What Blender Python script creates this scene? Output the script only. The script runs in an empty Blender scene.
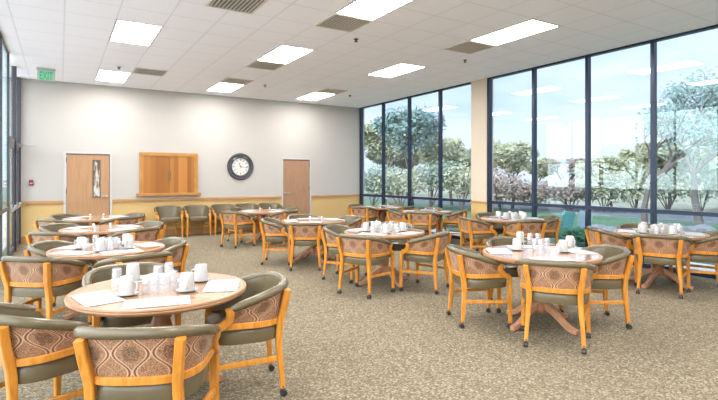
import bpy, bmesh, math, random
from mathutils import Vector, Matrix
random.seed(7)
COL = bpy.context.scene.collection
PI = math.pi

# ---------------------------------------------------------------- materials
def new_mat(name):
    m = bpy.data.materials.new(name); m.use_nodes = True
    nt = m.node_tree; b = nt.nodes['Principled BSDF']
    return m, nt, b
def N(nt, kind, **kw):
    n = nt.nodes.new(kind)
    for k, v in kw.items(): setattr(n, k, v)
    return n
def L(nt, a, b): nt.links.new(a, b)
def math_(nt, op, a, b=None, c=None):
    n = N(nt, 'ShaderNodeMath', operation=op)
    for i, x in enumerate((a, b, c)):
        if x is None: continue
        if isinstance(x, (int, float)): n.inputs[i].default_value = x
        else: L(nt, x, n.inputs[i])
    return n.outputs[0]
def mix_(nt, f, a, b):
    n = N(nt, 'ShaderNodeMix', data_type='RGBA')
    if isinstance(f, (int, float)): n.inputs[0].default_value = f
    else: L(nt, f, n.inputs[0])
    for i, x in ((6, a), (7, b)):
        if isinstance(x, tuple): n.inputs[i].default_value = (*x, 1)
        else: L(nt, x, n.inputs[i])
    return n.outputs[2]
def ramp_(nt, f, stops):
    n = N(nt, 'ShaderNodeValToRGB'); L(nt, f, n.inputs[0])
    cr = n.color_ramp
    while len(cr.elements) < len(stops): cr.elements.new(0.5)
    for e, (p, c) in zip(cr.elements, stops): e.position = p; e.color = (*c, 1)
    return n.outputs[0]
def noise_(nt, scale, detail=2, vec=None, rough=.5, dist=0.):
    n = N(nt, 'ShaderNodeTexNoise'); n.inputs['Scale'].default_value = scale
    n.inputs['Detail'].default_value = detail; n.inputs['Roughness'].default_value = rough
    n.inputs['Distortion'].default_value = dist
    if vec is not None: L(nt, vec, n.inputs['Vector'])
    return n.outputs['Fac']
def objco(nt): return N(nt, 'ShaderNodeTexCoord').outputs['Object']
def mapping(nt, vec, scale=(1, 1, 1)):
    n = N(nt, 'ShaderNodeMapping'); n.inputs['Scale'].default_value = scale; L(nt, vec, n.inputs['Vector']); return n.outputs[0]
def bump(nt, b, h, s=.2, d=.01):
    n = N(nt, 'ShaderNodeBump'); n.inputs['Strength'].default_value = s; n.inputs['Distance'].default_value = d
    L(nt, h, n.inputs['Height']); L(nt, n.outputs[0], b.inputs['Normal'])
def plain(name, col, rough=.5, metal=0., var=.08, scale=12):
    m, nt, b = new_mat(name)
    f = noise_(nt, scale, 3, objco(nt))
    L(nt, mix_(nt, f, tuple(c * (1 - var) for c in col), tuple(min(1, c * (1 + var)) for c in col)), b.inputs['Base Color'])
    b.inputs['Roughness'].default_value = rough; b.inputs['Metallic'].default_value = metal
    return m
def wood(name, c1, c2, rough=.35, scale=(30, 30, 3), axis=None):
    m, nt, b = new_mat(name)
    v = mapping(nt, objco(nt), scale)
    f = noise_(nt, 1.6, 5, v, .6, .6)
    L(nt, ramp_(nt, f, [(.3, c1), (.7, c2)]), b.inputs['Base Color'])
    b.inputs['Roughness'].default_value = rough
    b.inputs['Specular IOR Level'].default_value = .4
    return m
M = {}
M['chair_wood'] = wood('honey_oak', (.46, .175, .022), (.66, .285, .045), .3, (18, 18, 4))
M['door_wood'] = wood('door_oak', (0.351, 0.192, 0.093), (0.424, 0.252, 0.133), .4, (14, 3, 1.2))
M['door_wood2'] = wood('door_oak_pink', (0.305, 0.169, 0.096), (0.371, 0.218, 0.133), .4, (14, 3, 1.2))
M['trim_wood'] = wood('trim_oak', (0.390, 0.203, 0.078), (0.484, 0.273, 0.117), .4, (2, 3, 20))
M['rail_wood'] = wood('rail_oak', (0.390, 0.195, 0.070), (0.468, 0.257, 0.101), .4, (2, 3, 20))
M['hatch_frame'] = wood('hatch_frame_oak', (.36, .165, .035), (.46, .23, .06), .35, (3, 3, 3))
M['table_wood'] = wood('table_oak', (.33, .165, .075), (.42, .23, .115), .28, (4, 22, 4))
M['pedestal_wood'] = wood('pedestal_wood', (.30, .13, .06), (.42, .20, .10), .3, (10, 10, 3))
M['foot_wood'] = wood('foot_oak', (.40, .20, .11), (.54, .30, .18), .35, (10, 10, 3))
M['vinyl'] = plain('olive_vinyl', (.120, .094, .050), .26, 0, .1, 5)
M['caster'] = plain('caster_black', (.035, .033, .035), .3, .2)
M['metal'] = plain('brushed_metal', (.55, .56, .58), .3, .9)
M['dark_metal'] = plain('window_frame_bronze', (.014, .026, .055), .32, .3)
M['left_metal'] = plain('door_frame_bronze', (.075, .07, .085), .35, .4)
M['white_paint'] = plain('white_trim_paint', (.47, .46, .45), .5)
M['china'] = plain('white_china', (.46, .455, .445), .22, 0, .03)
M['cream'] = plain('packets_cream', (.72, .64, .52), .5)
M['red'] = plain('alarm_red', (.22, .015, .02), .4)
M['clock_dark'] = plain('clock_dark', (.055, .055, .065), .25, .2, .3, 20)
M['clock_face'] = plain('clock_face', (.62, .62, .58), .5)
M['hinge'] = plain('hinge_dark', (.12, .10, .09), .35, .6)
M['vent_tan'] = plain('vent_slat', (.72, .66, .58), .5)
M['vent_dark'] = plain('vent_dark', (.09, .08, .07), .8)
M['grey_plastic'] = plain('grey_closer', (.34, .35, .37), .4, .3)
M['bark'] = plain('tree_bark', (.13, .11, .11), .9, 0, .3, 4)
M['leaf_a'] = plain('leaf_bluegreen', (.15, .25, .24), .7, 0, .35, 1.5)
M['leaf_b'] = plain('leaf_olive', (.31, .33, .22), .7, 0, .35, 1.2)
M['leaf_c'] = plain('leaf_dark', (.20, .27, .22), .7, 0, .35, 1.5)
M['brown_shrub'] = plain('brown_twigs', (.28, .23, .21), .8, 0, .35, 2)
M['teal_board'] = plain('teal_panel', (.10, .34, .34), .5, 0, .3, 6)
M['pale_board'] = plain('pale_blue_panel', (.34, .44, .52), .5, 0, .15, 8)
M['dark_print'] = plain('dark_print', (.08, .09, .10), .6)

# upper/lower wall paint
def wall_mat(name, col):
    m, nt, b = new_mat(name); f = noise_(nt, 1.2, 4, objco(nt))
    L(nt, mix_(nt, f, tuple(c * .97 for c in col), col), b.inputs['Base Color']); b.inputs['Roughness'].default_value = .7
    bump(nt, b, noise_(nt, 160, 2, objco(nt)), .06, .002)
    return m
M['wall'] = wall_mat('wall_offwhite', (.445, .425, .39))
M['wain'] = wall_mat('wainscot_yellow', (.56, .385, .155))
M['column'] = wall_mat('column_cream', (.56, .48, .38))

# ceiling tiles
m, nt, b = new_mat('ceiling_tiles')
tc = objco(nt); sx = N(nt, 'ShaderNodeSeparateXYZ'); L(nt, tc, sx.inputs[0])
def gridline(coord, off, w):
    f = math_(nt, 'FRACT', math_(nt, 'DIVIDE', math_(nt, 'SUBTRACT', coord, off), .645))
    d = math_(nt, 'ABSOLUTE', math_(nt, 'SUBTRACT', f, .5))
    return math_(nt, 'GREATER_THAN', d, .5 - w)
ln = math_(nt, 'MAXIMUM', gridline(sx.outputs[0], .70, .016), gridline(sx.outputs[1], 4.70, .016))
sp = noise_(nt, 90, 3, tc, .7)
til = mix_(nt, sp, (.89, .88, .93), (.94, .93, .975))
big = noise_(nt, .9, 2, tc)
til = mix_(nt, math_(nt, 'MULTIPLY', big, .25), til, (.90, .89, .92))
L(nt, mix_(nt, ln, til, (.77, .78, .80)), b.inputs['Base Color']); b.inputs['Roughness'].default_value = .85
M['ceiling'] = m

# carpet
m, nt, b = new_mat('speckled_carpet')
tc = objco(nt)
v = N(nt, 'ShaderNodeTexVoronoi'); v.inputs['Scale'].default_value = 78; L(nt, tc, v.inputs['Vector'])
hs = N(nt, 'ShaderNodeSeparateColor'); L(nt, v.outputs['Color'], hs.inputs[0])
base = ramp_(nt, hs.outputs[0], [(0., (.075, .062, .042)), (.3, (.13, .107, .07)), (.62, (.21, .176, .12)), (1., (.44, .39, .29))])
wear = noise_(nt, .7, 3, tc)
n2 = noise_(nt, 40, 4, tc, .8)
base = mix_(nt, math_(nt, 'MULTIPLY', n2, .55), base, (.18, .150, .103))
L(nt, mix_(nt, math_(nt, 'MULTIPLY', wear, .35), base, (.195, .16, .098)), b.inputs['Base Color'])
b.inputs['Roughness'].default_value = .95; b.inputs['Specular IOR Level'].default_value = .1
bump(nt, b, noise_(nt, 120, 2, tc), .5, .006)
M['carpet'] = m

# damask fabric (uv in metres: u along the panel, v up)
m, nt, b = new_mat('damask_fabric')
uv = N(nt, 'ShaderNodeTexCoord').outputs['UV']; s = N(nt, 'ShaderNodeSeparateXYZ'); L(nt, uv, s.inputs[0])
up = math_(nt, 'PINGPONG', math_(nt, 'DIVIDE', s.outputs[0], .19), .5)
V = math_(nt, 'MULTIPLY', s.outputs[1], 2 * PI / .21)
vs_ = math_(nt, 'ADD', V, -4.3)
cv = math_(nt, 'ADD', math_(nt, 'MULTIPLY', math_(nt, 'COSINE', vs_), .19), .25)
dl = math_(nt, 'ABSOLUTE', math_(nt, 'SUBTRACT', up, cv))
line = math_(nt, 'LESS_THAN', dl, .022)
ring = math_(nt, 'LESS_THAN', math_(nt, 'ABSOLUTE', math_(nt, 'SUBTRACT', dl, .05)), .018)
inn = math_(nt, 'SUBTRACT', math_(nt, 'MULTIPLY', cv, .62), up)
rm = math_(nt, 'GREATER_THAN', math_(nt, 'COSINE', vs_), .35)
core = math_(nt, 'MULTIPLY', math_(nt, 'GREATER_THAN', inn, .06), rm)
w = N(nt, 'ShaderNodeTexWave', wave_type='RINGS'); L(nt, mapping(nt, uv, (1, 1, 1)), w.inputs['Vector'])
w.inputs['Scale'].default_value = 20; w.inputs['Distortion'].default_value = 26; w.inputs['Detail'].default_value = 2; w.inputs['Detail Scale'].default_value = 2.6
scr = ramp_(nt, w.outputs['Fac'], [(.40, (.14, .063, .030)), (.56, (.46, .245, .125))])
core = math_(nt, 'SUBTRACT', core, math_(nt, 'MULTIPLY', core, math_(nt, 'MULTIPLY', w.outputs['Fac'], .7)))
c = mix_(nt, line, scr, (.12, .05, .025))
c = mix_(nt, math_(nt, 'MULTIPLY', ring, .8), c, (.62, .40, .25))
c = mix_(nt, core, c, (.05, .02, .01))
L(nt, c, b.inputs['Base Color']); b.inputs['Roughness'].default_value = .6
b.inputs['Sheen Weight'].default_value = .15
bump(nt, b, w.outputs['Fac'], .3, .002)
M['damask'] = m

# laminate table top with pale outer lip
m, nt, b = new_mat('laminate_top')
tc = objco(nt); ve = N(nt, 'ShaderNodeVectorMath', operation='LENGTH'); L(nt, mapping(nt, tc, (1, 1, 0)), ve.inputs[0])
r = ve.outputs['Value']
f = noise_(nt, 1.4, 4, mapping(nt, tc, (3, 26, 3)), .6, .5)
lam = ramp_(nt, f, [(.3, (.33, .175, .08)), (.7, (.41, .235, .12))])
L(nt, lam, b.inputs['Base Color']); b.inputs['Roughness'].default_value = .14; b.inputs['Coat Weight'].default_value = .5; b.inputs['Coat Roughness'].default_value = .08
M['laminate'] = m
M['lip'] = plain('table_lip', (.66, .50, .38), .3)

# printed paper placemat
m, nt, b = new_mat('printed_paper')
tc = objco(nt); s = N(nt, 'ShaderNodeSeparateXYZ'); L(nt, tc, s.inputs[0])
rows = math_(nt, 'LESS_THAN', math_(nt, 'FRACT', math_(nt, 'MULTIPLY', s.outputs[1], 55)), .4)
words = math_(nt, 'GREATER_THAN', noise_(nt, 60, 1, mapping(nt, tc, (1.4, 1, 1))), .52)
reg = math_(nt, 'LESS_THAN', math_(nt, 'ABSOLUTE', math_(nt, 'ADD', s.outputs[0], .02)), .12)
reg2 = math_(nt, 'LESS_THAN', math_(nt, 'ABSOLUTE', s.outputs[1]), .06)
k = math_(nt, 'MULTIPLY', math_(nt, 'MULTIPLY', rows, words), math_(nt, 'MULTIPLY', reg, reg2))
L(nt, mix_(nt, math_(nt, 'MULTIPLY', k, .7), (.50, .50, .51), (.09, .09, .12)), b.inputs['Base Color'])
b.inputs['Roughness'].default_value = .6
M['paper'] = m

# hatch boards
m, nt, b = new_mat('hatch_boards')
tc = objco(nt); s = N(nt, 'ShaderNodeSeparateXYZ'); L(nt, tc, s.inputs[0])
idx = math_(nt, 'FLOOR', math_(nt, 'DIVIDE', s.outputs[0], .115))
wn = N(nt, 'ShaderNodeTexWhiteNoise', noise_dimensions='1D'); L(nt, idx, wn.inputs['W'])
gr = noise_(nt, 2, 4, mapping(nt, tc, (30, 3, 1.5)), .6)
cc = ramp_(nt, wn.outputs['Value'], [(0, (.24, .085, .012)), (1, (.46, .205, .04))])
cc = mix_(nt, math_(nt, 'MULTIPLY', gr, .4), cc, (.30, .12, .022))
ed = math_(nt, 'GREATER_THAN', math_(nt, 'FRACT', math_(nt, 'DIVIDE', s.outputs[0], .115)), .94)
L(nt, mix_(nt, math_(nt, 'MULTIPLY', ed, .6), cc, (.30, .12, .03)), b.inputs['Base Color']); b.inputs['Roughness'].default_value = .35
M['boards'] = m

def emis(name, col, s):
    m, nt, b = new_mat(name); b.inputs['Base Color'].default_value = (.8, .8, .8, 1)
    b.inputs['Emission Color'].default_value = (*col, 1); b.inputs['Emission Strength'].default_value = s
    return m
M['lamp'] = emis('light_diffuser', (1, .955, .94), 13.5)
M['exit_green'] = emis('exit_letters', (.0, .25, .08), .5); M['exit_green'].node_tree.nodes['Principled BSDF'].inputs['Base Color'].default_value = (.01, .28, .11, 1)
m, nt, b = new_mat('exit_plate'); b.inputs['Base Color'].default_value = (.42, .50, .46, 1); b.inputs['Roughness'].default_value = .2
M['exit_plate'] = m

# window glass: transparent with a real fresnel mirror
def glass(name, tint, ior=1.55, boost=1.0):
    m = bpy.data.materials.new(name); m.use_nodes = True; nt = m.node_tree; nt.nodes.clear()
    o = N(nt, 'ShaderNodeOutputMaterial'); mx = N(nt, 'ShaderNodeMixShader')
    t = N(nt, 'ShaderNodeBsdfTransparent'); t.inputs[0].default_value = (*tint, 1)
    g = N(nt, 'ShaderNodeBsdfGlossy'); g.inputs['Roughness'].default_value = 0.0; g.inputs[0].default_value = (.82, 1, .97, 1)
    lw = N(nt, 'ShaderNodeLayerWeight'); lw.inputs[0].default_value = .5
    p5 = math_(nt, 'POWER', lw.outputs['Facing'], 5)
    L(nt, math_(nt, 'ADD', math_(nt, 'MULTIPLY', p5, .6), .05 * boost), mx.inputs[0])
    L(nt, t.outputs[0], mx.inputs[1]); L(nt, g.outputs[0], mx.inputs[2]); L(nt, mx.outputs[0], o.inputs[0])
    return m
M['glass'] = glass('window_glass', (.89, .93, .965), boost=.8)
# tumblers
m = bpy.data.materials.new('tumbler_glass'); m.use_nodes = True; nt = m.node_tree; nt.nodes.clear()
o = N(nt, 'ShaderNodeOutputMaterial'); mx = N(nt, 'ShaderNodeMixShader'); mx2 = N(nt, 'ShaderNodeMixShader')
t = N(nt, 'ShaderNodeBsdfTransparent'); t.inputs[0].default_value = (.93, .94, .96, 1)
g = N(nt, 'ShaderNodeBsdfGlossy'); g.inputs['Roughness'].default_value = .05
d = N(nt, 'ShaderNodeBsdfDiffuse'); d.inputs[0].default_value = (.75, .78, .84, 1)
mx.inputs[0].default_value = .22; mx2.inputs[0].default_value = .18
L(nt, t.outputs[0], mx.inputs[1]); L(nt, d.outputs[0], mx.inputs[2]); L(nt, mx.outputs[0], mx2.inputs[1]); L(nt, g.outputs[0], mx2.inputs[2]); L(nt, mx2.outputs[0], o.inputs[0])
M['tumbler'] = m

# grounds
m, nt, b = new_mat('lawn'); tc = objco(nt)
f = noise_(nt, .5, 5, tc, .7)
L(nt, ramp_(nt, f, [(.3, (.05, .12, .07)), (.6, (.08, .18, .105)), (.8, (.13, .19, .12))]), b.inputs['Base Color']); b.inputs['Roughness'].default_value = .95
M['lawn'] = m
M['gravel'] = plain('gravel', (.13, .16, .19), .95, 0, .4, 3)
M['concrete'] = plain('pale_concrete', (.80, .78, .75), .85, 0, .08, 2)
M['scrub'] = plain('dry_scrub', (.26, .28, .22), .95, 0, .4, .6)
M['stone'] = plain('boulder_stone', (.22, .24, .27), .9, 0, .3, 4)

# ---------------------------------------------------------------- mesh helpers
def link(name, bm, mat, parent=None, smooth=True, loc=None):
    bmesh.ops.recalc_face_normals(bm, faces=bm.faces[:])
    me = bpy.data.meshes.new(name); bm.to_mesh(me); bm.free()
    if smooth:
        me.polygons.foreach_set('use_smooth', [True] * len(me.polygons))
        try: me.set_sharp_from_angle(angle=math.radians(40))
        except Exception: pass
    mats = mat if isinstance(mat, (list, tuple)) else [mat]
    for k in mats: me.materials.append(M[k])
    o = bpy.data.objects.new(name, me); COL.objects.link(o)
    if parent: o.parent = parent
    if loc: o.location = loc
    return o
def box(bm, x0, x1, y0, y1, z0, z1):
    vs = [bm.verts.new((x, y, z)) for z in (z0, z1) for x, y in ((x0, y0), (x1, y0), (x1, y1), (x0, y1))]
    for f in ((0, 3, 2, 1), (4, 5, 6, 7), (0, 1, 5, 4), (1, 2, 6, 5), (2, 3, 7, 6), (3, 0, 4, 7)):
        bm.faces.new([vs[i] for i in f])
    return vs
def bx(*a, bev=0):
    bm = bmesh.new(); box(bm, *a)
    if bev: bmesh.ops.bevel(bm, geom=bm.edges[:], offset=bev, segments=2, affect='EDGES')
    return bm
def lathe(prof, n=24, bm=None, c=(0, 0)):
    bm = bm or bmesh.new(); rings = []
    for r, z in prof:
        if r < 1e-5: rings.append([bm.verts.new((c[0], c[1], z))])
        else: rings.append([bm.verts.new((c[0] + r * math.cos(2 * PI * i / n), c[1] + r * math.sin(2 * PI * i / n), z)) for i in range(n)])
    for a, b_ in zip(rings, rings[1:]):
        for i in range(n):
            j = (i + 1) % n
            p = [a[i % len(a)], a[j % len(a)], b_[j % len(b_)], b_[i % len(b_)]]
            q = []
            for v in p:
                if v not in q: q.append(v)
            if len(q) > 2: bm.faces.new(q)
    return bm
def sweep(pts, secs, ref=(0, 0, 1), bm=None):
    """closed section per point (list of (side, up)); capped ends"""
    bm = bm or bmesh.new(); pts = [Vector(p) for p in pts]; rings = []
    for i, p in enumerate(pts):
        t = (pts[min(i + 1, len(pts) - 1)] - pts[max(i - 1, 0)]).normalized()
        r = Vector(ref); side = t.cross(r).normalized(); up = side.cross(t).normalized()
        sec = secs[i] if isinstance(secs[0][0], (list, tuple)) else secs
        rings.append([bm.verts.new(p + side * a + up * b_) for a, b_ in sec])
    n = len(rings[0])
    for a, b_ in zip(rings, rings[1:]):
        for i in range(n):
            j = (i + 1) % n; bm.faces.new([a[i], a[j], b_[j], b_[i]])
    bm.faces.new(rings[0][::-1]); bm.faces.new(rings[-1])
    return bm
def ell(a, b_, n=10): return [(a * math.cos(2 * PI * i / n), b_ * math.sin(2 * PI * i / n)) for i in range(n)]
def rrect(a, b_, c=.25):
    k = min(a, b_) * c
    return [(a, -b_ + k), (a, b_ - k), (a - k, b_), (-a + k, b_), (-a, b_ - k), (-a, -b_ + k), (-a + k, -b_), (a - k, -b_)]
def smoothpath(pts, k=4):
    out = []; P = [Vector(p) for p in pts]
    for i in range(len(P) - 1):
        p0 = P[max(i - 1, 0)]; p1 = P[i]; p2 = P[i + 1]; p3 = P[min(i + 2, len(P) - 1)]
        for j in range(k):
            t = j / k
            out.append(.5 * ((2 * p1) + (-p0 + p2) * t + (2 * p0 - 5 * p1 + 4 * p2 - p3) * t * t + (-p0 + 3 * p1 - 3 * p2 + p3) * t ** 3))
    out.append(P[-1]); return out
def empty(name, loc=(0, 0, 0), rz=0, label=None, cat=None, group=None):
    o = bpy.data.objects.new(name, None); COL.objects.link(o); o.empty_display_size = .1
    o.location = loc; o.rotation_euler.z = rz
    return tag(o, label, cat, group)
def tag(o, label=None, cat=None, group=None, kind=None):
    if label: o['label'] = label
    if cat: o['category'] = cat
    if group: o['group'] = group
    if kind: o['kind'] = kind
    return o
def struct(o): o['kind'] = 'structure'; return o
def children(o): return [c for c in ALLKIDS.get(o.name, [])]
ALLKIDS = {}
def index_kids():
    ALLKIDS.clear()
    for o in COL.objects:
        if o.parent: ALLKIDS.setdefault(o.parent.name, []).append(o)
def copy_tree(o, parent=None):
    c = o.copy(); COL.objects.link(c)
    if parent: c.parent = parent
    for k in children(o): copy_tree(k, c)
    return c

# ---------------------------------------------------------------- the room
CH = 3.85; XL = -.82; XR = 8.50; YB = 13.72; YF = -3.2; CY = YF
def S(name, bm, mat, smooth=False, parent=None):
    o = link(name, bm, mat, parent, smooth)
    if not parent: struct(o)
    return o
S('floor', bx(XL - .2, XR + .15, YF - .2, YB + .2, -.12, 0), 'carpet')
S('ceiling', bx(XL - .2, XR + .15, YF - .2, YB + .2, CH, CH + .12), 'ceiling')
def wallbox(bm, x0, x1, z0, z1): box(bm, x0, x1, YB, YB + .14, z0, z1)
# back wall with its two door openings and hatch opening filled by the leaves standing in them
D1 = (.12, 1.07, 2.13); D2 = (5.74, 6.63, 2.10)
bm = bmesh.new()
wallbox(bm, XL - .2, D1[0], .95, CH); wallbox(bm, D1[1], D2[0], .95, CH); wallbox(bm, D2[1], XR + .15, .95, CH)
wallbox(bm, D1[0], D1[1], D1[2], CH); wallbox(bm, D2[0], D2[1], D2[2], CH)
back = S('wall_back', bm, 'wall')
bm = bmesh.new()
wallbox(bm, XL - .2, D1[0], 0, .95); wallbox(bm, D1[1], D2[0], 0, .95); wallbox(bm, D2[1], XR + .15, 0, .95)
S('wainscot', bm, 'wain', parent=back)
S('wall_front', bx(XL - .2, XR + .15, YF - .14, YF, 0, CH), 'column')
def seg(name, z0, z1, t, mat):
    bm = bmesh.new()
    for a, b_ in ((XL, D1[0] - .055), (D1[1] + .055, D2[0] - .055), (D2[1] + .055, XR)):
        box(bm, a, b_, YB - t, YB, z0, z1)
    return S(name, bm, mat)
seg('trim_1', .915, .985, .03, 'rail_wood')
seg('baseboard_back', 0, .17, .018, 'trim_wood')
# column in the window wall
col = S('wall_right', bx(8.44, 8.66, 8.06, 8.56, .97, CH), 'column')
S('wainscot', bx(8.44, 8.66, 8.06, 8.56, 0, .93), 'wain', parent=col)
S('chair_rail', bx(8.42, 8.66, 8.05, 8.57, .93, .98), 'rail_wood', parent=col)

def door(n, X0, X1, H, vision, handle_left, mat):
    d = S('door_%d' % n, bx(X0 + .01, X1 - .01, YB - .0, YB + .045, .01, H - .01), mat)
    bm = bmesh.new()
    for a, b_ in ((X0 - .05, X0), (X1, X1 + .05)): box(bm, a, b_, YB - .02, YB + .13, 0, H)
    box(bm, X0 - .05, X1 + .05, YB - .02, YB + .13, H, H + .04)
    link('door_frame', bm, 'white_paint', d, False)
    bm = bmesh.new(); box(bm, X0, X1, YB - .012, YB + .02, H - .03, H); link('header_gap', bm, 'hinge', d, False)
    hx = X0 + .07 if handle_left else X1 - .07; sg = 1 if handle_left else -1
    bm = bmesh.new(); lathe([(0, -.0), (.03, 0), (.03, .012), (.012, .014), (.012, .05), (0, .05)], 14, bm)
    bmesh.ops.rotate(bm, verts=bm.verts[:], cent=(0, 0, 0), matrix=Matrix.Rotation(PI / 2, 3, 'X'))
    bmesh.ops.translate(bm, verts=bm.verts[:], vec=(hx, YB, 1.07))
    box(bm, min(hx, hx + sg * .13), max(hx, hx + sg * .13), YB - .06, YB - .044, 1.06, 1.082)
    link('door_handle', bm, 'metal', d)
    for z in (.3, 1.15, H - .22):
        a = X1 - .022 if handle_left else X0 + .002
        link('hinge', bx(a, a + .02, YB - .012, YB, z, z + .11), 'hinge', d, False)
    if vision:
        bm = bmesh.new(); a, b_, z0, z1 = vision
        for q in ((a, a + .02, z0, z1), (b_ - .02, b_, z0, z1), (a, b_, z0, z0 + .02), (a, b_, z1 - .02, z1)):
            box(bm, q[0], q[1], YB - .012, YB, q[2], q[3])
        link('vision_frame', bm, 'hinge', d, False)
        link('vision_pane', bx(a + .02, b_ - .02, YB - .006, YB - .002, z0 + .02, z1 - .02), 'vision', d, False)
    return d
m, nt, b = new_mat('vision_glass'); tc = objco(nt)
f = noise_(nt, 5, 2, mapping(nt, tc, (3, 1, 1)))
L(nt, ramp_(nt, f, [(.42, (.13, .10, .08)), (.5, (.35, .27, .20)), (.62, (.50, .52, .52))]), b.inputs['Base Color']); b.inputs['Roughness'].default_value = .12
M['vision'] = m
door(1, *D1, (.69, .86, 1.05, 1.98), False, 'door_wood')
door(2, *D2, None, True, 'door_wood2')

# window walls.  each bay: glass pane, its mullion and its transom
nwin = [0]
TZ = .975
def bay(x, y0, y1, side, mat, post=True, transom=True, mw=.06, md=.055):
    nwin[0] += 1
    w = S('window_%d' % nwin[0], bx(x - .005, x + .005, y0 + mw * .4, y1 - mw * .4, .07, CH - .03), 'glass')
    xi0, xi1 = (x - md, x + .04) if side > 0 else (x - .015, x + md)
    link('mullion', bx(xi0, xi1, y1 - mw / 2, y1 + mw / 2, 0, CH), mat, w, False)
    bm = bmesh.new(); d = .05 if side > 0 else .018
    box(bm, x - d, x + d, y0 + mw / 2, y1 - mw / 2, .0, .08)
    link('sill_rail', bm, mat, w, False)
    link('head_rail', bx(x - d, x + d, y0 + mw / 2, y1 - mw / 2, CH - .035, CH), mat, w, False)
    if transom: link('transom', bx(x - d, x + d, y0 + mw / 2, y1 - mw / 2, TZ - .035, TZ + .03), mat, w, False)
    return w
ys = [13.66, 12.36, 11.05, 9.73, 8.60]
for a, b_ in zip(ys[1:], ys[:-1]): bay(XR, a, b_, 1, 'dark_metal')
ys = [8.02, 6.77, 5.55, 4.36, 3.15, 1.93, .71, -.5, -1.7, -3.2]
for a, b_ in zip(ys[1:], ys[:-1]): bay(XR, a, b_, 1, 'dark_metal')
ysl = [13.66, 12.36, 11.05, 9.75, 8.45, 7.15, 5.85, 4.55, 3.25, 1.95, .65, -.65, -1.95, -3.2]
nd = [2]
for a, b_ in zip(ysl[1:], ysl[:-1]):
    if b_ > 12:      # the pair of glazed doors at the far end
        nwin[0] += 1
        w = S('window_%d' % nwin[0], bx(XL - .005, XL + .005, a + .03, b_ - .03, 2.32, CH - .03), 'glass')
        link('mullion', bx(XL - .02, XL + .05, b_ - .04, b_ + .035, 0, CH), 'left_metal', w, False)
        link('door_head', bx(XL - .02, XL + .025, a + .04, b_ - .04, 2.22, 2.32), 'left_metal', w, False)
        nd[0] += 1
        d = S('door_%d' % nd[0], bx(XL - .008, XL + .008, a + .12, b_ - .12, .12, 2.14), 'glass')
        bm = bmesh.new()
        for q in ((a + .045, a + .13, .01, 2.21), (b_ - .13, b_ - .045, .01, 2.21), (a + .13, b_ - .13, .01, .13), (a + .13, b_ - .13, 2.12, 2.21)):
            box(bm, XL - .015, XL + .02, q[0], q[1], q[2], q[3])
        link('door_frame', bm, 'left_metal', d, False)
        link('push_bar', bx(XL + .05, XL + .085, a + .08, b_ - .08, .90, .96, bev=.008), 'metal', d, False)
        bm = bmesh.new(); box(bm, XL + .018, XL + .055, a + .09, a + .14, .88, .98); box(bm, XL + .018, XL + .055, b_ - .14, b_ - .09, .88, .98)
        link('bar_bracket', bm, 'metal', d, False)
    else:
        bay(XL, a, b_, -1, 'left_metal', mw=.07, md=.022)
        bpy.data.objects['window_%d' % nwin[0]]
# door closer arm above the glazed doors
o = empty('door_closer', (XL + .06, 12.95, 2.24), 0, 'grey door closer with arm above glazed door in left corner', 'door closer')
link('closer_body', bx(0, .06, -.14, .14, -.03, .03, bev=.006), 'grey_plastic', o, False)
link('closer_arm', bx(.03, .33, -.012, .012, -.012, .010, bev=.003), 'grey_plastic', o, False)

# ---------------------------------------------------------------- outdoor ground
S('ground', bx(-60, 90, -50, 110, -.35, -.16), 'lawn')
S('path', bx(20.5, 25, -40, 90, -.16, -.13), 'gravel')
S('scrubland', bx(25, 90, -40, 100, -.16, -.12), 'scrub')
S('bounce_slab', bx(-16, XL - .2, -14, 28, -.16, -.06), 'concrete')  # pale slab beyond the left glass, added to bounce daylight onto the ceiling
S('apron', bx(XR + .16, 10.1, -12, 24, -.16, -.05), 'concrete')

# ---------------------------------------------------------------- back wall fittings
h = empty('serving_hatch', (2.485, YB, 1.08), 0, 'honey oak serving hatch with closed plank doors on the back wall', 'serving hatch')
W2 = .735
bm = bmesh.new()
for q in ((-W2, -W2 + .10, .05, 1.03), (W2 - .10, W2, .05, 1.03), (-W2, W2, 1.03, 1.12)): box(bm, q[0], q[1], -.05, 0, q[2], q[3])
link('hatch_frame', bm, 'hatch_frame', h, False)
link('hatch_sill', bx(-W2 - .07, W2 + .07, -.12, 0, -.02, .05, bev=.008), 'hatch_frame', h, False)
for sgn in (-1, 1):
    a, b_ = (-W2 + .10, -.004) if sgn < 0 else (.004, W2 - .10)
    p = link('hatch_door', bx(a, b_, -.028, -.004, .05, 1.03), 'boards', h, False)
    link('finger_pull', bx(sgn * .03 - .009, sgn * .03 + .009, -.036, -.028, .38, .62, bev=.003), 'hinge', p, False)

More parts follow.
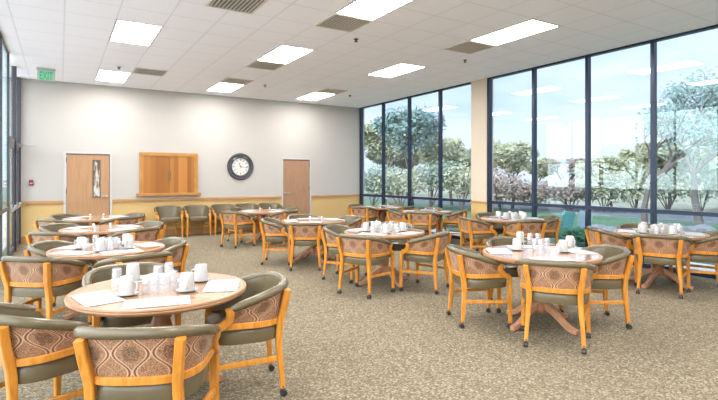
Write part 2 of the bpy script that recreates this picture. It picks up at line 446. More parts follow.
ck = empty('wall_clock', (4.425, YB, 1.855), 0, 'round dark-rimmed wall clock with white face beside the hatch', 'clock')
def rotx(bm):
    bmesh.ops.rotate(bm, verts=bm.verts[:], cent=(0, 0, 0), matrix=Matrix.Rotation(PI / 2, 3, 'X')); return bm
link('clock_rim', rotx(lathe([(.245, .0), (.385, .0), (.39, .02), (.37, .05), (.34, .055), (.31, .04), (.285, .055), (.255, .05), (.245, .02), (.245, 0)], 48)), 'clock_dark', ck)
link('clock_face', rotx(lathe([(0, .0), (.25, .0), (.25, .018), (0, .018)], 40)), 'clock_face', ck, False)
bm = bmesh.new()
for i in range(12):
    a = i * PI / 6; r0, r1 = (.17, .225)
    t = Vector((math.sin(a), 0, math.cos(a))); s_ = Vector((math.cos(a), 0, -math.sin(a))) * (.012 if i % 3 == 0 else .008)
    vs = [bm.verts.new(p + Vector((0, y, 0))) for y in (-.021, -.018) for p in (t * r0 - s_, t * r0 + s_, t * r1 + s_, t * r1 - s_)]
    for f in ((0, 1, 2, 3), (7, 6, 5, 4), (0, 4, 5, 1), (1, 5, 6, 2), (2, 6, 7, 3), (3, 7, 4, 0)): bm.faces.new([vs[j] for j in f])
link('hour_marks', bm, 'dark_print', ck, False)
def hand(ang, ln, w):
    bm = bmesh.new(); box(bm, -w, w, -.028, -.023, -.03, ln)
    bmesh.ops.rotate(bm, verts=bm.verts[:], cent=(0, 0, 0), matrix=Matrix.Rotation(ang, 3, 'Y'))
    link('clock_hand', bm, 'dark_print', ck, False)
hand(math.radians(96), .20, .006); hand(math.radians(-22), .12, .010)

al = empty('fire_alarm_pull', (-.575, YB, 1.42), 0, 'small red fire alarm pull box on the white wall left of the door', 'fire alarm')
link('alarm_body', bx(-.045, .045, -.05, 0, -.065, .065, bev=.008), 'red', al, False)
link('pull_bar', bx(-.03, .03, -.065, -.045, -.03, .0, bev=.004), 'china', al, False)

def text_mesh(txt, size, depth, name, mat, parent, loc, rot):
    cu = bpy.data.curves.new(name, 'FONT'); cu.body = txt; cu.size = size; cu.extrude = depth; cu.align_x = 'CENTER'; cu.offset = .006
    t = bpy.data.objects.new('tmp', cu); COL.objects.link(t); bpy.context.view_layer.update()
    me = bpy.data.meshes.new_from_object(t.evaluated_get(bpy.context.evaluated_depsgraph_get()))
    bpy.data.objects.remove(t)
    me.materials.clear(); me.materials.append(M[mat]); me.name = name
    o = bpy.data.objects.new(name, me); COL.objects.link(o); o.parent = parent; o.location = loc; o.rotation_euler = rot
    return o
ex = empty('exit_sign', (-.25, 12.25, CH), 0, 'green exit sign hanging from the ceiling in the left corner', 'exit sign')
link('sign_housing', bx(-.17, .17, -.03, .03, -.03, 0, bev=.004), 'china', ex, False)
link('sign_plate', bx(-.16, .16, -.006, .006, -.26, -.03), 'exit_plate', ex, False)
text_mesh('EXIT', .235, .004, 'sign_letters', 'exit_green', ex, (0, -.011, -.235), (PI / 2, 0, 0)).scale = (.50, 1, 1)

# ---------------------------------------------------------------- ceiling fittings
def ceiling_light(x, y, label):
    o = empty('ceiling_light', (x, y, CH), 0, label, 'ceiling light', 'recessed ceiling light panels')
    w, l = .645, 1.29; bm = bmesh.new()
    for q in ((0, w, 0, .025), (0, w, l - .025, l), (0, .025, .025, l - .025), (w - .025, w, .025, l - .025)): box(bm, q[0], q[1], q[2], q[3], -.008, -.001)
    link('light_frame', bm, 'white_paint', o, False)
    link('diffuser', bx(.025, w - .025, .025, l - .025, -.005, -.001), 'lamp', o, False)
LX = (.70, 3.28, 5.86)
lights = [(0, 7.90, 'glowing ceiling panel near the top left of the room'), (0, 11.77, 'glowing ceiling panel nearest the exit sign'),
          (1, 4.70, 'glowing ceiling panel cut by the top edge of the picture'), (1, 7.90, 'glowing ceiling panel in the middle of the ceiling, above the clock'),
          (1, 11.77, 'glowing ceiling panel above the wall clock, close to the back wall'), (2, 11.77, 'glowing ceiling panel in the far right corner near the back wall'),
          (2, 7.90, 'glowing ceiling panel above the far windows, middle of the window-side line'), (2, 4.70, 'long glowing ceiling panel nearest the big windows at the top right')]
for i, y, lb in lights: ceiling_light(LX[i], y, lb)
for i, (x, y) in enumerate(((.70, 4.70), (.70, .8), (3.28, .8), (5.86, .8), (.70, -2.3), (3.28, -2.3), (5.86, -2.3))):
    ceiling_light(x, y, 'glowing ceiling panel behind the camera')
def vent(x, y, label):
    o = empty('ceiling_vent', (x, y, CH), 0, label, 'air vent', 'square louvred ceiling vents')
    w = .645; bm = bmesh.new()
    for q in ((0, w, 0, .03), (0, w, w - .03, w), (0, .03, .03, w - .03), (w - .03, w, .03, w - .03)): box(bm, q[0], q[1], q[2], q[3], -.014, -.001)
    link('vent_frame', bm, 'vent_tan', o, False)
    link('vent_backing', bx(.03, w - .03, .03, w - .03, -.003, -.001), 'vent_dark', o, False)
    for k in range(11):
        a = .045 + k * .052; bm = bmesh.new()
        vs = [bm.verts.new(p) for p in ((a, .035, -.004), (a + .022, .035, -.018), (a + .022, w - .035, -.018), (a, w - .035, -.004))]
        bm.faces.new(vs)
        r_ = bmesh.ops.solidify(bm, geom=bm.faces[:], thickness=.003)
        link('slat', bm, 'vent_tan', o, False)
for x, y, lb in ((1.345, 11.10, 'louvred ceiling vent beside the panel nearest the exit sign'), (1.66, 5.99, 'louvred ceiling vent cut by the top edge of the picture'),
                 (3.28, 5.99, 'large louvred ceiling vent at the top centre, touching the cut-off light panel'), (3.28, 9.21, 'louvred ceiling vent touching the middle light panel'),
                 (3.28, 11.12, 'louvred ceiling vent touching the panel above the clock'), (5.86, 11.12, 'louvred ceiling vent in the far right corner of the ceiling'),
                 (5.86, 5.99, 'louvred ceiling vent touching the long light panel nearest the windows')): vent(x, y, lb)
def pcam(u, v, z):
    F = 486.; d = F * (1.53 - z) / (v - 178.); th = math.radians(31.6); s_ = (u - 359) * d / F
    return (math.sin(th) * d + math.cos(th) * s_, math.cos(th) * d - math.sin(th) * s_)
for (u, v), lb in (((356, 39), 'sprinkler head beside the large vent at the top centre'), ((465, 60), 'sprinkler head below the vent nearest the windows'),
                   ((119, 67), 'sprinkler head between the vent and panel near the exit sign'), ((265, 85), 'sprinkler head right of the vent above the clock'),
                   ((350, 95), 'sprinkler head near the far right corner of the ceiling')):
    x, y = pcam(u, v, CH)
    sp_ = link('sprinkler', lathe([(0, 0), (.04, 0), (.04, -.008), (.018, -.012), (.014, -.04), (.03, -.044), (.03, -.048), (0, -.048)], 12), 'vent_dark', None, True, (x, y, CH))
    tag(sp_, lb, 'sprinkler', 'ceiling sprinkler heads')

# ---------------------------------------------------------------- the chair
def sup(a, b_, n, yf, y0, K=40):
    """U-shaped plan path from the front right end round the back to the front left end"""
    pts = [(a, y0 + (yf - y0) * (1 - i / 6.)) for i in range(6)]
    for i in range(K + 1):
        t = PI * i / K; c, s_ = math.cos(t), math.sin(t)
        pts.append((a * math.copysign(abs(c) ** (2 / n), c), y0 - b_ * abs(s_) ** (2 / n)))
    pts += [(-a, y0 + (yf - y0) * (i + 1) / 6.) for i in range(6)]
    P = [Vector((x, y)) for x, y in pts]
    Ls = [0]
    for p, q in zip(P, P[1:]): Ls.append(Ls[-1] + (q - p).length)
    out = []; n_ = 32; j = 0
    for i in range(n_ + 1):
        s_ = Ls[-1] * i / n_
        while j < len(Ls) - 2 and Ls[j + 1] < s_: j += 1
        t = (s_ - Ls[j]) / max(1e-9, Ls[j + 1] - Ls[j]); out.append(P[j].lerp(P[j + 1], t))
    return out, Ls[-1]
TOP, LT = sup(.330, .30, 2.7, .105, -.01)
BOT, LB = sup(.285, .25, 2.9, .20, -.01)
def ztop(p):
    f = max(0, min(1, (p.y + .31) / .415)); return .775 - .115 * f ** 1.25
def shell(off0, off1, zb, zt_off, uvs=False, ext=0):
    bm = bmesh.new(); n = len(TOP); rows = 5
    def surf(off):
        g_ = []
        for i in range(n):
            a = max(i - 1, 0); b_ = min(i + 1, n - 1)
            col_ = []
            for r_ in range(rows + 1):
                k = r_ / rows; p = BOT[i].lerp(TOP[i], k); t = (BOT[b_].lerp(TOP[b_], k) - BOT[a].lerp(TOP[a], k)).normalized()
                nrm = Vector((-t.y, t.x)) # inward (path runs right->back->left)
                q = p - nrm * -off if False else p + nrm * off
                z = zb + (ztop(TOP[i]) + zt_off - zb) * k
                col_.append(bm.verts.new((q.x, q.y, z)))
            g_.append(col_)
        return g_
    A = surf(off0); B = surf(off1)
    uvl = bm.loops.layers.uv.new('UVMap')
    def quad(vs, uv=None):
        f = bm.faces.new(vs)
        if uv:
            for l, c_ in zip(f.loops, uv): l[uvl].uv = c_
    for i in range(n - 1):
        for r_ in range(rows):
            u0, u1 = (i / (n - 1) - .5) * LT, ((i + 1) / (n - 1) - .5) * LT; v0, v1 = r_ / rows * .24 , (r_ + 1) / rows * .24
            uvq = [(u0, v0), (u1, v0), (u1, v1), (u0, v1)]
            quad([A[i][r_], A[i + 1][r_], A[i + 1][r_ + 1], A[i][r_ + 1]], uvq)
            quad([B[i][r_], B[i][r_ + 1], B[i + 1][r_ + 1], B[i + 1][r_]], [uvq[0], uvq[3], uvq[2], uvq[1]])
        quad([A[i][0], B[i][0], B[i + 1][0], A[i + 1][0]]); quad([A[i][rows], A[i + 1][rows], B[i + 1][rows], B[i][rows]])
    for i in (0, n - 1):
        for r_ in range(rows): quad([A[i][r_], A[i][r_ + 1], B[i][r_ + 1], B[i][r_]])
    return bm
def make_chair(casters, label):
    t = empty('dining_chair', (0, 0, 0), 0, label, 'chair')
    # path runs clockwise seen from above?  inward normal sign found from the back point
    mid = len(TOP) // 2; tt = TOP[mid + 1] - TOP[mid - 1]; inw = 1 if Vector((-tt.y, tt.x)).y > 0 else -1
    link('outer_panel', shell(-.004 * inw, .010 * inw, .535, -.01), 'damask', t)
    link('backrest', shell(.011 * inw, .042 * inw, .47, -.005), 'vinyl', t)
    link('padded_rail', sweep([(p.x * .985, p.y * .985, ztop(p)) for p in TOP],
         [ell(.031 * (1 if 1 < i < len(TOP) - 2 else (.6 if i in (0, len(TOP) - 1) else .92)), .029 * (1 if 1 < i < len(TOP) - 2 else (.6 if i in (0, len(TOP) - 1) else .92)), 10) for i in range(len(TOP))]), 'vinyl', t)
    link('wooden_rail', sweep([(p.x * 1.02, p.y * 1.02, .530 + .012 * max(0, (p.y + .26) / .46)) for p in BOT], rrect(.016, .021)), 'chair_wood', t)
    # cushion
    bm = bmesh.new(); rings = []
    for sc, z in ((.90, .405), (.985, .41), (1.0, .43), (1.0, .475), (.975, .50), (.90, .517), (.6, .528), (.25, .532)):
        ring = []
        for i in range(36):
            a = 2 * PI * i / 36; c_, s_ = math.cos(a), math.sin(a); n_ = 3.2
            k = 1 / (abs(c_) ** n_ + abs(s_) ** n_) ** (1 / n_)
            x = .287 * k * c_; y = -.005 + .252 * k * s_
            ring.append(bm.verts.new((x * sc, y * sc if y < 0 else y * sc, z)))
        rings.append(ring)
    for A, B in zip(rings, rings[1:]):
        for i in range(36): j = (i + 1) % 36; bm.faces.new([A[i], A[j], B[j], B[i]])
    bm.faces.new(rings[0][::-1]); bm.faces.new(rings[-1])
    link('seat', bm, 'vinyl', t)
    zf = .058 if casters else .0
    def caster(leg, x, y):
        bm = bmesh.new()
        for sx_ in (-1, 1):
            b2 = lathe([(0, -.009), (.022, -.009), (.025, 0), (.022, .009), (0, .009)], 14)
            bmesh.ops.rotate(b2, verts=b2.verts[:], cent=(0, 0, 0), matrix=Matrix.Rotation(PI / 2, 3, 'Y'))
            bmesh.ops.translate(b2, verts=b2.verts[:], vec=(x + sx_ * .012, y - .008, .025))
            me = bpy.data.meshes.new('t'); b2.to_mesh(me); b2.free(); bm.from_mesh(me); bpy.data.meshes.remove(me)
        lathe([(0, .03), (.010, .03), (.010, .062), (.017, .064), (.017, .075), (0, .075)], 12, bm, (x, y))
        link('caster', bm, 'caster', leg)
    for s_ in (-1, 1):
        pts = smoothpath([(s_ * .238, -.262, zf), (s_ * .230, -.250, .20), (s_ * .218, -.238, .36), (s_ * .212, -.245, .50), (s_ * .225, -.272, .62), (s_ * .240, -.292, .745)], 3)
        n_ = len(pts); secs = [rrect(.016 + .008 * min(1, i / n_ * 2.2), .016 + .008 * min(1, i / n_ * 2.2)) for i in range(n_)]
        lg = link('leg', sweep(pts, secs, (0, 1, 0)), 'chair_wood', t)
        if casters: caster(lg, s_ * .238, -.262)
        pts = smoothpath([(s_ * .298, .215, zf), (s_ * .292, .213, .25), (s_ * .289, .210, .46), (s_ * .289, .200, .520), (s_ * .294, .150, .550), (s_ * .305, .108, .59), (s_ * .316, .104, .635), (s_ * .320, .112, .665)], 3)
        n_ = len(pts); secs = [rrect(.017 + .009 * min(1, i / n_ * 2.5), .017 + .009 * min(1, i / n_ * 2.5)) for i in range(n_)]
        lg = link('leg', sweep(pts, secs, (1, 0, 0)), 'chair_wood', t)
        if casters: caster(lg, s_ * .298, .215)
        link('stretcher', sweep([(s_ * .292, .205, .275), (s_ * .262, -.02, .272), (s_ * .226, -.245, .268)], rrect(.012, .017)), 'chair_wood', t)
    return t
proto = make_chair(True, 'x'); wproto = make_chair(False, 'x')

# ---------------------------------------------------------------- table
def make_table():
    t = empty('round_table', (0, 0, 0), 0, 'x', 'table')
    link('tabletop', lathe([(0, .712), (.555, .712), (.555, .75), (0, .75)], 64), 'laminate', t)
    link('edge_band', lathe([(.552, .708), (.572, .708), (.583, .716), (.586, .727), (.582, .735), (.588, .741), (.584, .750), (.575, .752), (.552, .7505), (.552, .708)], 64), ['table_wood'], t)
    link('pedestal', lathe([(0, .14), (.075, .14), (.085, .17), (.075, .22), (.055, .25), (.068, .30), (.078, .40), (.072, .50), (.052, .56), (.066, .58), (.066, .61), (.05, .63), (.09, .66), (.20, .68), (.20, .708), (0, .708)], 24), 'pedestal_wood', t)
    for k in range(4):
        a = k * PI / 2; c_, s_ = math.cos(a), math.sin(a)
        pts = smoothpath([(.04, 0, .21), (.13, 0, .185), (.24, 0, .115), (.34, 0, .05), (.43, 0, .030)], 4)
        pts = [(p[0] * c_, p[0] * s_, p[2]) for p in pts]; n_ = len(pts)
        link('foot', sweep(pts, [rrect(.026, .036 - .012 * i / n_) for i in range(n_)]), 'foot_wood', t)
        link('glide', lathe([(0, 0), (.018, 0), (.018, .012), (0, .012)], 10, None, (.41 * c_, .41 * s_)), 'caster', bpy.data.objects[-1] if False else t)
    return t
tproto = make_table()

# ---------------------------------------------------------------- small table ware prototypes
def make_mug():
    t = empty('coffee_mug', (0, 0, 0), 0, 'x', 'mug')
    link('mug_body', lathe([(.048, .0), (.050, .012), (.048, .065), (.044, .112), (.037, .120), (0, .120)], 20), 'china', t)
    link('mug_handle', sweep(smoothpath([(.040, 0, .085), (.064, 0, .082), (.072, 0, .055), (.064, 0, .028), (.042, 0, .024)], 3), rrect(.005, .006), (0, 1, 0)), 'china', t)
    return t
def make_glass():
    t = link('drinking_glass', lathe([(.036, 0), (.037, .004), (.031, .125), (.029, .128), (0, .128)], 18), 'tumbler'); return t
def make_saucer():
    return link('saucer', lathe([(0, .0), (.04, 0), (.072, .010), (.074, .013), (.045, .006), (0, .005)], 24), 'china')
def make_mat():
    bm = bx(-.195, .195, -.115, .115, 0, .002)
    return link('placemat', bm, 'paper', None, False)
def make_caddy():
    t = empty('condiment_caddy', (0, 0, 0), 0, 'x', 'condiment caddy')
    bm = bmesh.new()
    box(bm, -.125, .125, -.045, .045, 0, .008)
    for y in (-.045, .041): box(bm, -.125, .125, y, y + .004, .008, .055)
    for x in (-.125, .121): box(bm, x, x + .004, -.041, .041, .008, .055)
    link('tray', bm, 'china', t, False)
    for k in range(10):
        x = -.115 + k * .0235; bm = bx(x, x + .019, -.034, .034, .008, .103 + .008 * ((k * 7) % 3))
        link('packet', bm, 'cream' if k == 6 else 'paperplain', t, False)
    return t
def make_shaker():
    t = empty('shaker', (0, 0, 0), 0, 'x', 'shaker')
    link('shaker_body', lathe([(0, 0), (.020, 0), (.022, .01), (.017, .06), (0, .06)], 14), 'tumbler', t)
    link('shaker_cap', lathe([(.018, .06), (.019, .072), (.012, .083), (0, .085)], 14), 'metal', t)
    return t
def make_fork():
    bm = bmesh.new(); box(bm, -.006, .006, -.09, .03, 0, .003); box(bm, -.012, .012, .03, .05, 0, .004)
    for k in range(4): box(bm, -.012 + k * .0065, -.0085 + k * .0065, .05, .09, 0, .004)
    return link('fork', bm, 'metal', None, False)
def make_knife():
    bm = bmesh.new(); box(bm, -.006, .006, -.10, 0, 0, .004); box(bm, -.009, .008, 0, .11, 0, .002)
    return link('table_knife', bm, 'metal', None, False)
M['paperplain'] = plain('white_paper', (.48, .48, .485), .6)
P_mug, P_glass, P_saucer, P_mat, P_caddy, P_shaker, P_fork, P_knife = make_mug(), make_glass(), make_saucer(), make_mat(), make_caddy(), make_shaker(), make_fork(), make_knife()
index_kids()
used = set()
def inst(p, x, y, z, rz, label, cat, group):
    if p.name not in used: used.add(p.name); o = p
    else: o = copy_tree(p)
    o.location = (x, y, z); o.rotation_euler.z = rz
    return tag(o, label, cat, group)

TH = math.radians(31.6)
FW = (math.sin(TH), math.cos(TH)); RT = (math.cos(TH), -math.sin(TH))
def side_word(dx, dy):
    f = dx * FW[0] + dy * FW[1]; s_ = dx * RT[0] + dy * RT[1]; a = math.degrees(math.atan2(s_, f)) % 360
    return ['far', 'far right', 'right', 'near right', 'near', 'near left', 'left', 'far left'][int((a + 22.5) // 45) % 8]

#@TABLES
tables = {
 1: ((.61, 3.66), 'nearest table of left row', [(.43, 2.86, 62), (-.09, 3.50, 24), (1.12, 3.47, 169), (.50, 4.27, -86)]),
 2: ((.46, 6.09), 'second table of left row', [(-.10, 5.71, 50), (.63, 5.36, 104), (.95, 6.12, 188), (.06, 6.47, -28)]),
 3: ((.56, 8.51), 'third table of left row', [(0., 8.1, 45), (.95, 8.0, 120), (1.13, 8.75, 200), (.1, 8.95, -45)]),
 4: ((.62, 10.80), 'farthest table of left row', [(0., 10.5, 35), (.95, 10.35, 120), (1.15, 11.0, 200), (.2, 11.3, -50)]),
 5: ((4.1, 10.98), 'farthest table of middle row', [(3.40, 10.70, 22), (4.35, 10.42, 115), (4.7, 11.2, 200), (3.8, 11.55, -60)]),
 6: ((3.97, 8.05), 'third table of middle row', [(3.58, 7.50, 58), (3.38, 8.24, -30), (4.6, 8.05, 180), (4.1, 8.68, -100)]),
 7: ((4.04, 5.86), 'second table of middle row', [(3.49, 5.50, 23), (4.29, 5.26, 120), (3.72, 6.41, -54), (4.50, 6.33, 225)]),
 8: ((7.43, 10.9), 'farthest table by the windows', [(6.80, 10.78, 30), (7.6, 10.3, 105), (7.95, 11.2, 210), (7.1, 11.4, -60)]),
 9: ((7.33, 8.88), 'third table by the windows', [(6.85, 8.45, 40), (7.75, 8.45, 130), (7.75, 9.3, 225), (6.9, 9.3, -45)]),
 10: ((7.43, 6.45), 'second table by the windows', [(6.73, 6.64, -20), (7.13, 5.9, 65), (7.86, 6.15, 150), (7.6, 7.05, -105)]),
 11: ((4.27, 3.33), 'nearest table of middle row', [(3.95, 2.92, 36), (3.83, 3.76, -26), (4.82, 3.11, 146), (4.60, 3.90, -120)]),
 12: ((7.29, 3.66), 'nearest table by the windows', [(6.85, 3.42, 22), (7.52, 3.27, 120), (6.98, 4.17, -40), (7.70, 4.10, -130)]),
}
#@END
custom = {
 1: ([(127, 295, 'nearest mug at left'), (133, 280, 'second mug at left, behind the first'), (201, 281, 'tall mug at the right end'), (187, 291, 'mug at right, before the tall one')],
     [(117, 286, 'leftmost glass'), (154, 292, 'near left glass of the central cluster'), (164, 292, 'near right glass of the central cluster'), (158, 283, 'middle glass of the central cluster'), (169, 279, 'rear glass of the central cluster'), (173, 289, 'rightmost glass of the central cluster')]),
 11: ([(517, 250, 'near mug at left'), (520, 242, 'rear mug at left'), (563, 252, 'large mug at right'), (570, 247, 'rear mug at right')],
      [(530, 244, 'rear left glass of the cluster'), (538, 244, 'rear right glass of the cluster'), (541, 251, 'middle glass of the cluster'), (547, 250, 'right glass of the cluster'), (535, 250, 'near left glass of the cluster')]),
}
bare = (3, 4, 5, 6, 8, 9)
near_tables = (1, 11, 7, 12, 2, 10)
for k, ((tx, ty), phrase, chairs) in tables.items():
    inst(tproto, tx, ty, 0, 0, {'': ''}.get(k, '') + 'round wood-topped pedestal table, ' + phrase, 'table', 'round pedestal dining tables')
    words = []
    for (cx, cy, face) in chairs:
        w_ = side_word(cx - tx, cy - ty)
        if w_ in words: w_ = w_ + ', rear one'
        words.append(w_)
        inst(proto, cx, cy, 0, math.radians(face) - PI / 2, 'olive vinyl tub chair at %s side of %s' % (w_, phrase), 'chair', 'tub chairs around the round tables')
    for i, (cx, cy, face) in enumerate(chairs):
        a = math.atan2(cy - ty, cx - tx); w_ = words[i]; c_, s_ = math.cos(a), math.sin(a)
        at = '%s side of %s' % (w_, phrase)
        rr = random.Random(k * 10 + i); j = lambda q: rr.uniform(-q, q)
        # placemat near the edge, its long side along it
        px, py = tx + .415 * c_, ty + .415 * s_
        inst(P_mat, px, py, .7525, a - PI / 2 + j(.15) + PI, 'printed white paper placemat on ' + at, 'placemat', 'paper placemats')
        if k in near_tables:
            fx, fy = px - .10 * -s_, py - .10 * c_
            inst(P_fork, fx, fy, .7548, a + PI / 2 + j(.1), 'silver fork lying on ' + at, 'fork', 'silver forks')
            fx, fy = px + .12 * -s_, py + .12 * c_
            inst(P_knife, fx, fy, .7548, a + PI / 2 + j(.1), 'silver table knife lying on ' + at, 'knife', 'silver table knives')
        if k in custom or k in bare: continue
        a2 = a + .55 + j(.1); qx, qy = tx + .27 * math.cos(a2), ty + .27 * math.sin(a2)
        inst(P_saucer, qx, qy, .7525, 0, 'small white saucer under the mug on ' + at, 'saucer', 'white saucers')
        inst(P_mug, qx, qy, .758, a + j(1.5), 'upturned white coffee mug on ' + at, 'mug', 'upturned white coffee mugs')
        a3 = a - .30 + j(.12); gx, gy = tx + .235 * math.cos(a3), ty + .235 * math.sin(a3)
        inst(P_glass, gx, gy, .7525, 0, 'upturned clear drinking glass on ' + at, 'glass', 'upturned drinking glasses')
    inst(P_shaker, tx - .12, ty - .10, .7525, 0, 'small glass salt shaker left of centre on ' + phrase, 'shaker', 'salt and pepper shakers')
    inst(P_shaker, tx + .10, ty - .14, .7525, 0, 'small glass pepper shaker right of centre on ' + phrase, 'shaker', 'salt and pepper shakers')
    if k in custom or k in bare: continue
    inst(P_caddy, tx, ty, .7525, -TH + .1, 'white caddy of sugar packets in the middle of ' + phrase, 'condiment caddy', 'sugar packet caddies')

for k, (mugs, glasses) in custom.items():
    phrase = tables[k][1]
    for i, (u, v, lb_) in enumerate(mugs):
        x, y = pcam(u, v, .7525)
        inst(P_saucer, x, y, .7525, 0, 'saucer under %s, on %s' % (lb_, phrase), 'saucer', 'white saucers')
        inst(P_mug, x, y, .758, i * 1.7 - .6, 'upturned white %s, on %s' % (lb_, phrase), 'mug', 'upturned white coffee mugs')
    for i, (u, v, lb_) in enumerate(glasses):
        x, y = pcam(u, v, .7525)
        inst(P_glass, x, y, .7525, 0, 'upturned clear %s, on %s' % (lb_, phrase), 'glass', 'upturned drinking glasses')

# row of chairs against the back wall
lab = ['leftmost of the olive tub chairs lined up against the back wall', 'second from left of the tub chairs against the back wall', 'middle tub chair of the row against the back wall',
       'fourth from left of the tub chairs against the back wall', 'tub chair against the back wall nearest the plain right door']
for i, x in enumerate((2.40, 3.12, 3.84, 4.52, 5.20)):
    inst(wproto, x, 13.32, 0, -PI, lab[i], 'chair', 'tub chairs against the back wall')

# ---------------------------------------------------------------- outdoor planting
def leafcloud(bm, c, r, n, size, rnd, flat=.75):
    for _ in range(n):
        d = Vector((rnd.gauss(0, 1), rnd.gauss(0, 1), rnd.gauss(0, 1))).normalized() * (rnd.random() ** .45)
        p = Vector(c) + Vector((d.x * r, d.y * r, d.z * r * flat))
        a = Vector((rnd.gauss(0, 1), rnd.gauss(0, 1), rnd.gauss(0, 1))).normalized(); b2 = a.orthogonal().normalized(); s_ = size * rnd.uniform(.6, 1.3)
        vs = [bm.verts.new(p + q) for q in (a * s_, b2 * s_ * .6, -a * s_, -b2 * s_ * .6)]
        bm.faces.new(vs)
def tree(x, y, h, spread, mat, label, seed, dens=90, leaf=.11, z0=-.16, group='trees outside the windows', trunk_frac=.28, levels=4, cat='tree', name='tree'):
    rnd = random.Random(seed); t = empty(name, (x, y, z0), 0, label, cat, group)
    wb = bmesh.new(); lb = bmesh.new()
    def grow(p, d, ln, r, lv):
        q = p + d * ln; midp = p.lerp(q, .5) + Vector((rnd.uniform(-1, 1), rnd.uniform(-1, 1), 0)) * ln * .08
        ref = (1, 0, 0) if abs(d.x) < .8 else (0, 1, 0)
        sweep([p, midp, q], [ell(r, r, 5), ell(r * .85, r * .85, 5), ell(r * .65, r * .65, 5)], ref, wb)
        if lv <= 2: leafcloud(lb, q, ln * .85, dens if lv < 2 else dens * 2, leaf, rnd, .9)
        if lv == 0: return
        nb = 3 if lv < levels else 4
        for i in range(nb):
            az = rnd.uniform(0, 2 * PI); sp_ = spread * rnd.uniform(.6, 1.3)
            nd_ = (d + Vector((math.cos(az), math.sin(az), rnd.uniform(-.1, .35))) * sp_).normalized()
            grow(q, nd_, ln * rnd.uniform(.62, .82), r * .6, lv - 1)
    grow(Vector((0, 0, 0)), Vector((rnd.uniform(-.1, .1), rnd.uniform(-.1, .1), 1)).normalized(), h * trunk_frac, h * .022, levels)
    link('trunk', wb, 'bark', t); link('foliage', lb, mat, t, False)
    return t
def shrub(x, y, w, h, mat, label, seed, n=1500, leaf=.10, group='shrubs outside the windows', z0=-.16):
    rnd = random.Random(seed); t = empty('shrub', (x, y, z0), 0, label, 'shrub', group)
    lb = bmesh.new(); wb = bmesh.new()
    for i in range(7):
        a = rnd.uniform(0, 2 * PI); r_ = rnd.uniform(.1, .6) * w * .5; c_ = Vector((math.cos(a) * r_, math.sin(a) * r_, h * rnd.uniform(.45, .75)))
        leafcloud(lb, c_, w * .33, n // 7, leaf, rnd, h / w * .9)
        sweep([(0, 0, 0), c_ * .5 + Vector((0, 0, .05)), c_], [ell(.03, .03, 5), ell(.02, .02, 5), ell(.01, .01, 5)], (1, 0, .2), wb)
    link('foliage', lb, mat, t, False); link('stems', wb, 'bark', t)
    return t
def at(u, d):   # a spot outside seen at picture column u, d metres ahead of the camera
    s_ = (u - 359) * d / 486.
    return (FW[0] * d + RT[0] * s_, FW[1] * d + RT[1] * s_)
#@OUT
for i, (u, d, h_, sp_, mt, lb_, dn, lf) in enumerate((
    (385, 33, 6.6, .62, 'leaf_b', 'hazy tree outside the far windows, beside the room corner', 40, .14),
    (412, 28, 6.6, .70, 'leaf_a', 'tall spreading tree outside the far windows, left of the clock reflection', 40, .12),
    (452, 30, 4.6, .70, 'leaf_b', 'olive tree just left of the cream column outside', 40, .12),
    (512, 26, 4.4, .72, 'leaf_b', 'olive green tree just right of the cream column outside', 45, .11),
    (566, 26, 3.6, .75, 'brown_shrub', 'sparse twiggy tree outside the middle of the big windows', 14, .07),
    (612, 24, 3.4, .75, 'leaf_b', 'low olive tree outside, left of the thickest right mullion', 45, .10),
    (700, 17, 6.6, .85, 'leaf_a', 'large spreading blue-green tree at the right edge', 34, .075),
    (644, 16, 5.2, .9, 'leaf_a', 'slender sparse blue-green tree just left of the large right-hand tree', 7, .07),
    (668, 24, 4.2, .72, 'leaf_b', 'bushy olive tree behind the large right-hand tree', 50, .11),
    (350, 44, 7.5, .6, 'leaf_b', 'hazy background tree far outside, behind the room corner', 60, .2),
    (398, 46, 6.2, .7, 'leaf_b', 'background tree far outside, behind the tall spreading tree', 60, .2),
    (432, 44, 6.4, .7, 'leaf_b', 'background tree far outside, behind the clock reflection', 60, .2),
    (480, 40, 4.4, .7, 'leaf_b', 'background tree far outside, hidden partly by the cream column', 60, .17),
    (538, 40, 4.2, .7, 'leaf_b', 'background tree far outside, between the olive and the twiggy tree', 60, .17),
    (590, 40, 3.8, .7, 'leaf_b', 'background tree far outside, right of the twiggy tree', 60, .17),
    (640, 40, 4.6, .7, 'leaf_b', 'background tree far outside, left of the large right-hand tree', 60, .17),
    (725, 26, 4.6, .72, 'leaf_b', 'bushy tree beyond the right edge of the large tree', 50, .11),
    )):
    x, y = at(u, d); tree(x, y, h_, sp_, mt, lb_, 30 + i, dn, lf)
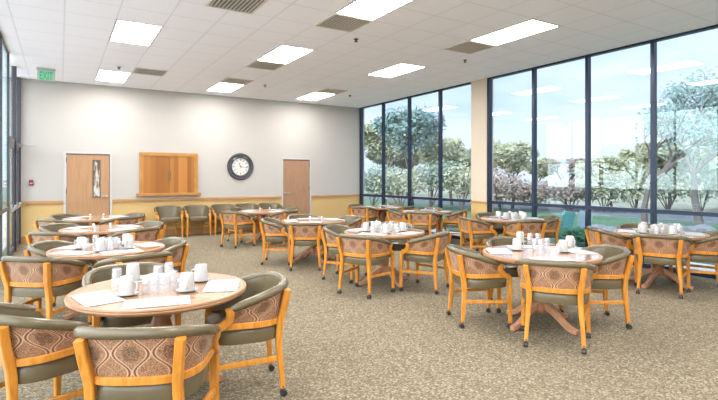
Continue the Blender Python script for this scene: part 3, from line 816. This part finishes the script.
for i, (u, d, w_, h_, mt, lb_) in enumerate((
    (372, 27, 4.4, 2.7, 'leaf_c', 'dark shrub outside, nearest the room corner'),
    (400, 26, 4.2, 2.6, 'leaf_b', 'olive shrub under the tall spreading tree outside'),
    (430, 26, 4.2, 2.6, 'leaf_c', 'dark shrub outside below the clock reflection'),
    (462, 25, 4.0, 2.5, 'leaf_b', 'olive shrub outside, left of the cream column'),
    (500, 25, 3.6, 2.4, 'brown_shrub', 'brown twiggy shrub outside, right of the cream column'),
    (535, 25, 3.4, 1.9, 'brown_shrub', 'brown shrub outside behind the second mullion after the column'),
    (572, 25, 3.2, 1.7, 'brown_shrub', 'low brown shrub outside below the twiggy tree'),
    (604, 24, 3.8, 2.5, 'leaf_b', 'olive shrub outside below the low olive tree'),
    (636, 24, 3.8, 2.8, 'leaf_b', 'olive shrub outside, just left of the last mullion'),
    (668, 24, 3.8, 2.8, 'leaf_b', 'olive shrub outside, just right of the last mullion'),
    (702, 24, 3.8, 2.8, 'leaf_c', 'dark shrub outside near the right edge'),
    (732, 24, 3.8, 2.8, 'leaf_b', 'shrub outside cut by the right edge'))):
    x, y = at(u, d); shrub(x, y, w_, h_, mt, lb_, 70 + i)
# left side, seen only as reflections in the right-hand glass
for i, (x, y, mt) in enumerate(((-9, 4, 'leaf_b'), (-10, 9, 'leaf_a'), (-9, 14, 'leaf_b'))):
    tree(x, y, 4.5, .7, mt, 'tree beyond the left-hand glass wall, seen only mirrored in the right windows', 90 + i, 40, .12)
# clipped hedge and boards by the glass
x, y = at(571, 12.2)
M['hedge_leaf'] = plain('hedge_leaf', (.08, .26, .14), .7, 0, .35, 3)
hd = shrub(x, y, .95, .45, 'hedge_leaf', 'clipped green shrub against the glass below the pale boards', 101, 1600, .05)
for du, mt, lb_, w_ in ((563, 'teal_board', 'teal and white board leaning outside behind the green shrub', .34), (580, 'pale_board', 'pale blue board leaning outside behind the green shrub', .34)):
    x, y = at(du, 12.9)
    bm = bx(-w_ / 2, w_ / 2, -.02, .02, 0, .80); o = link('leaning_board', bm, mt, None, False, (x, y, -.14)); o.rotation_euler = (0, .22, -TH)
    tag(o, lb_, 'board', 'boards leaning outside')
for i in range(14):
    x, y = at(480 + i * 19 + random.uniform(-5, 5), 15.5 + random.uniform(-.8, .8)); r_ = random.uniform(.25, .45)
    bm = bmesh.new(); bmesh.ops.create_icosphere(bm, subdivisions=2, radius=r_)
    for v_ in bm.verts: v_.co *= random.uniform(.85, 1.12); v_.co.z *= .6
    tag(link('boulder', bm, 'stone', None, True, (x, y, -.16)), 'grey boulder in the line of rocks outside the big windows', 'boulder', 'boulders along the path outside')
#@ENDOUT

# ---------------------------------------------------------------- world, light, camera
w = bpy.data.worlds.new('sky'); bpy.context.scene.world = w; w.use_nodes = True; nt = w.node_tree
bg = nt.nodes['Background']; tc = N(nt, 'ShaderNodeTexCoord').outputs['Generated']
s = N(nt, 'ShaderNodeSeparateXYZ'); L(nt, tc, s.inputs[0])
grad = ramp_(nt, math_(nt, 'MULTIPLY', s.outputs[2], 1.0), [(0., (.66, .80, 1.0)), (.35, (.50, .68, 1.0)), (1., (.48, .66, 1.0))])
cl = noise_(nt, 2.2, 6, mapping(nt, tc, (1, 1, 2.6)), .55, .4)
cf = ramp_(nt, cl, [(.36, (0, 0, 0)), (.58, (1, 1, 1))])
sky = mix_(nt, cf, grad, (.93, .965, 1.0))
west_boost = ramp_(nt, math_(nt, 'MULTIPLY', s.outputs[0], -1.0), [(0., (0, 0, 0)), (.8, (1, 1, 1))])  # added glow on the western sky, out of view, to brighten the ceiling
sky = mix_(nt, west_boost, sky, (1.0, .975, .93))
L(nt, sky, bg.inputs[0]); L(nt, math_(nt, 'ADD', math_(nt, 'MULTIPLY', west_boost, 3.0), .58), bg.inputs[1])

cam = bpy.data.cameras.new('camera'); co = bpy.data.objects.new('camera', cam); COL.objects.link(co)
cam.sensor_width = 36; cam.lens = 486 * 36 / 718; cam.shift_y = -22 / 718.
co.location = (0, 0, 1.53); co.rotation_euler = (PI / 2, 0, -TH); cam.clip_start = .05
sc = bpy.context.scene; sc.camera = co
sc.view_settings.view_transform = 'Standard'; sc.view_settings.look = 'None'; sc.view_settings.exposure = 1.3; sc.view_settings.gamma = 1
sc.view_settings.use_curve_mapping = False
sc.cycles.use_denoising = True
sc.cycles.max_bounces = 10; sc.cycles.diffuse_bounces = 8; sc.cycles.transparent_max_bounces = 16
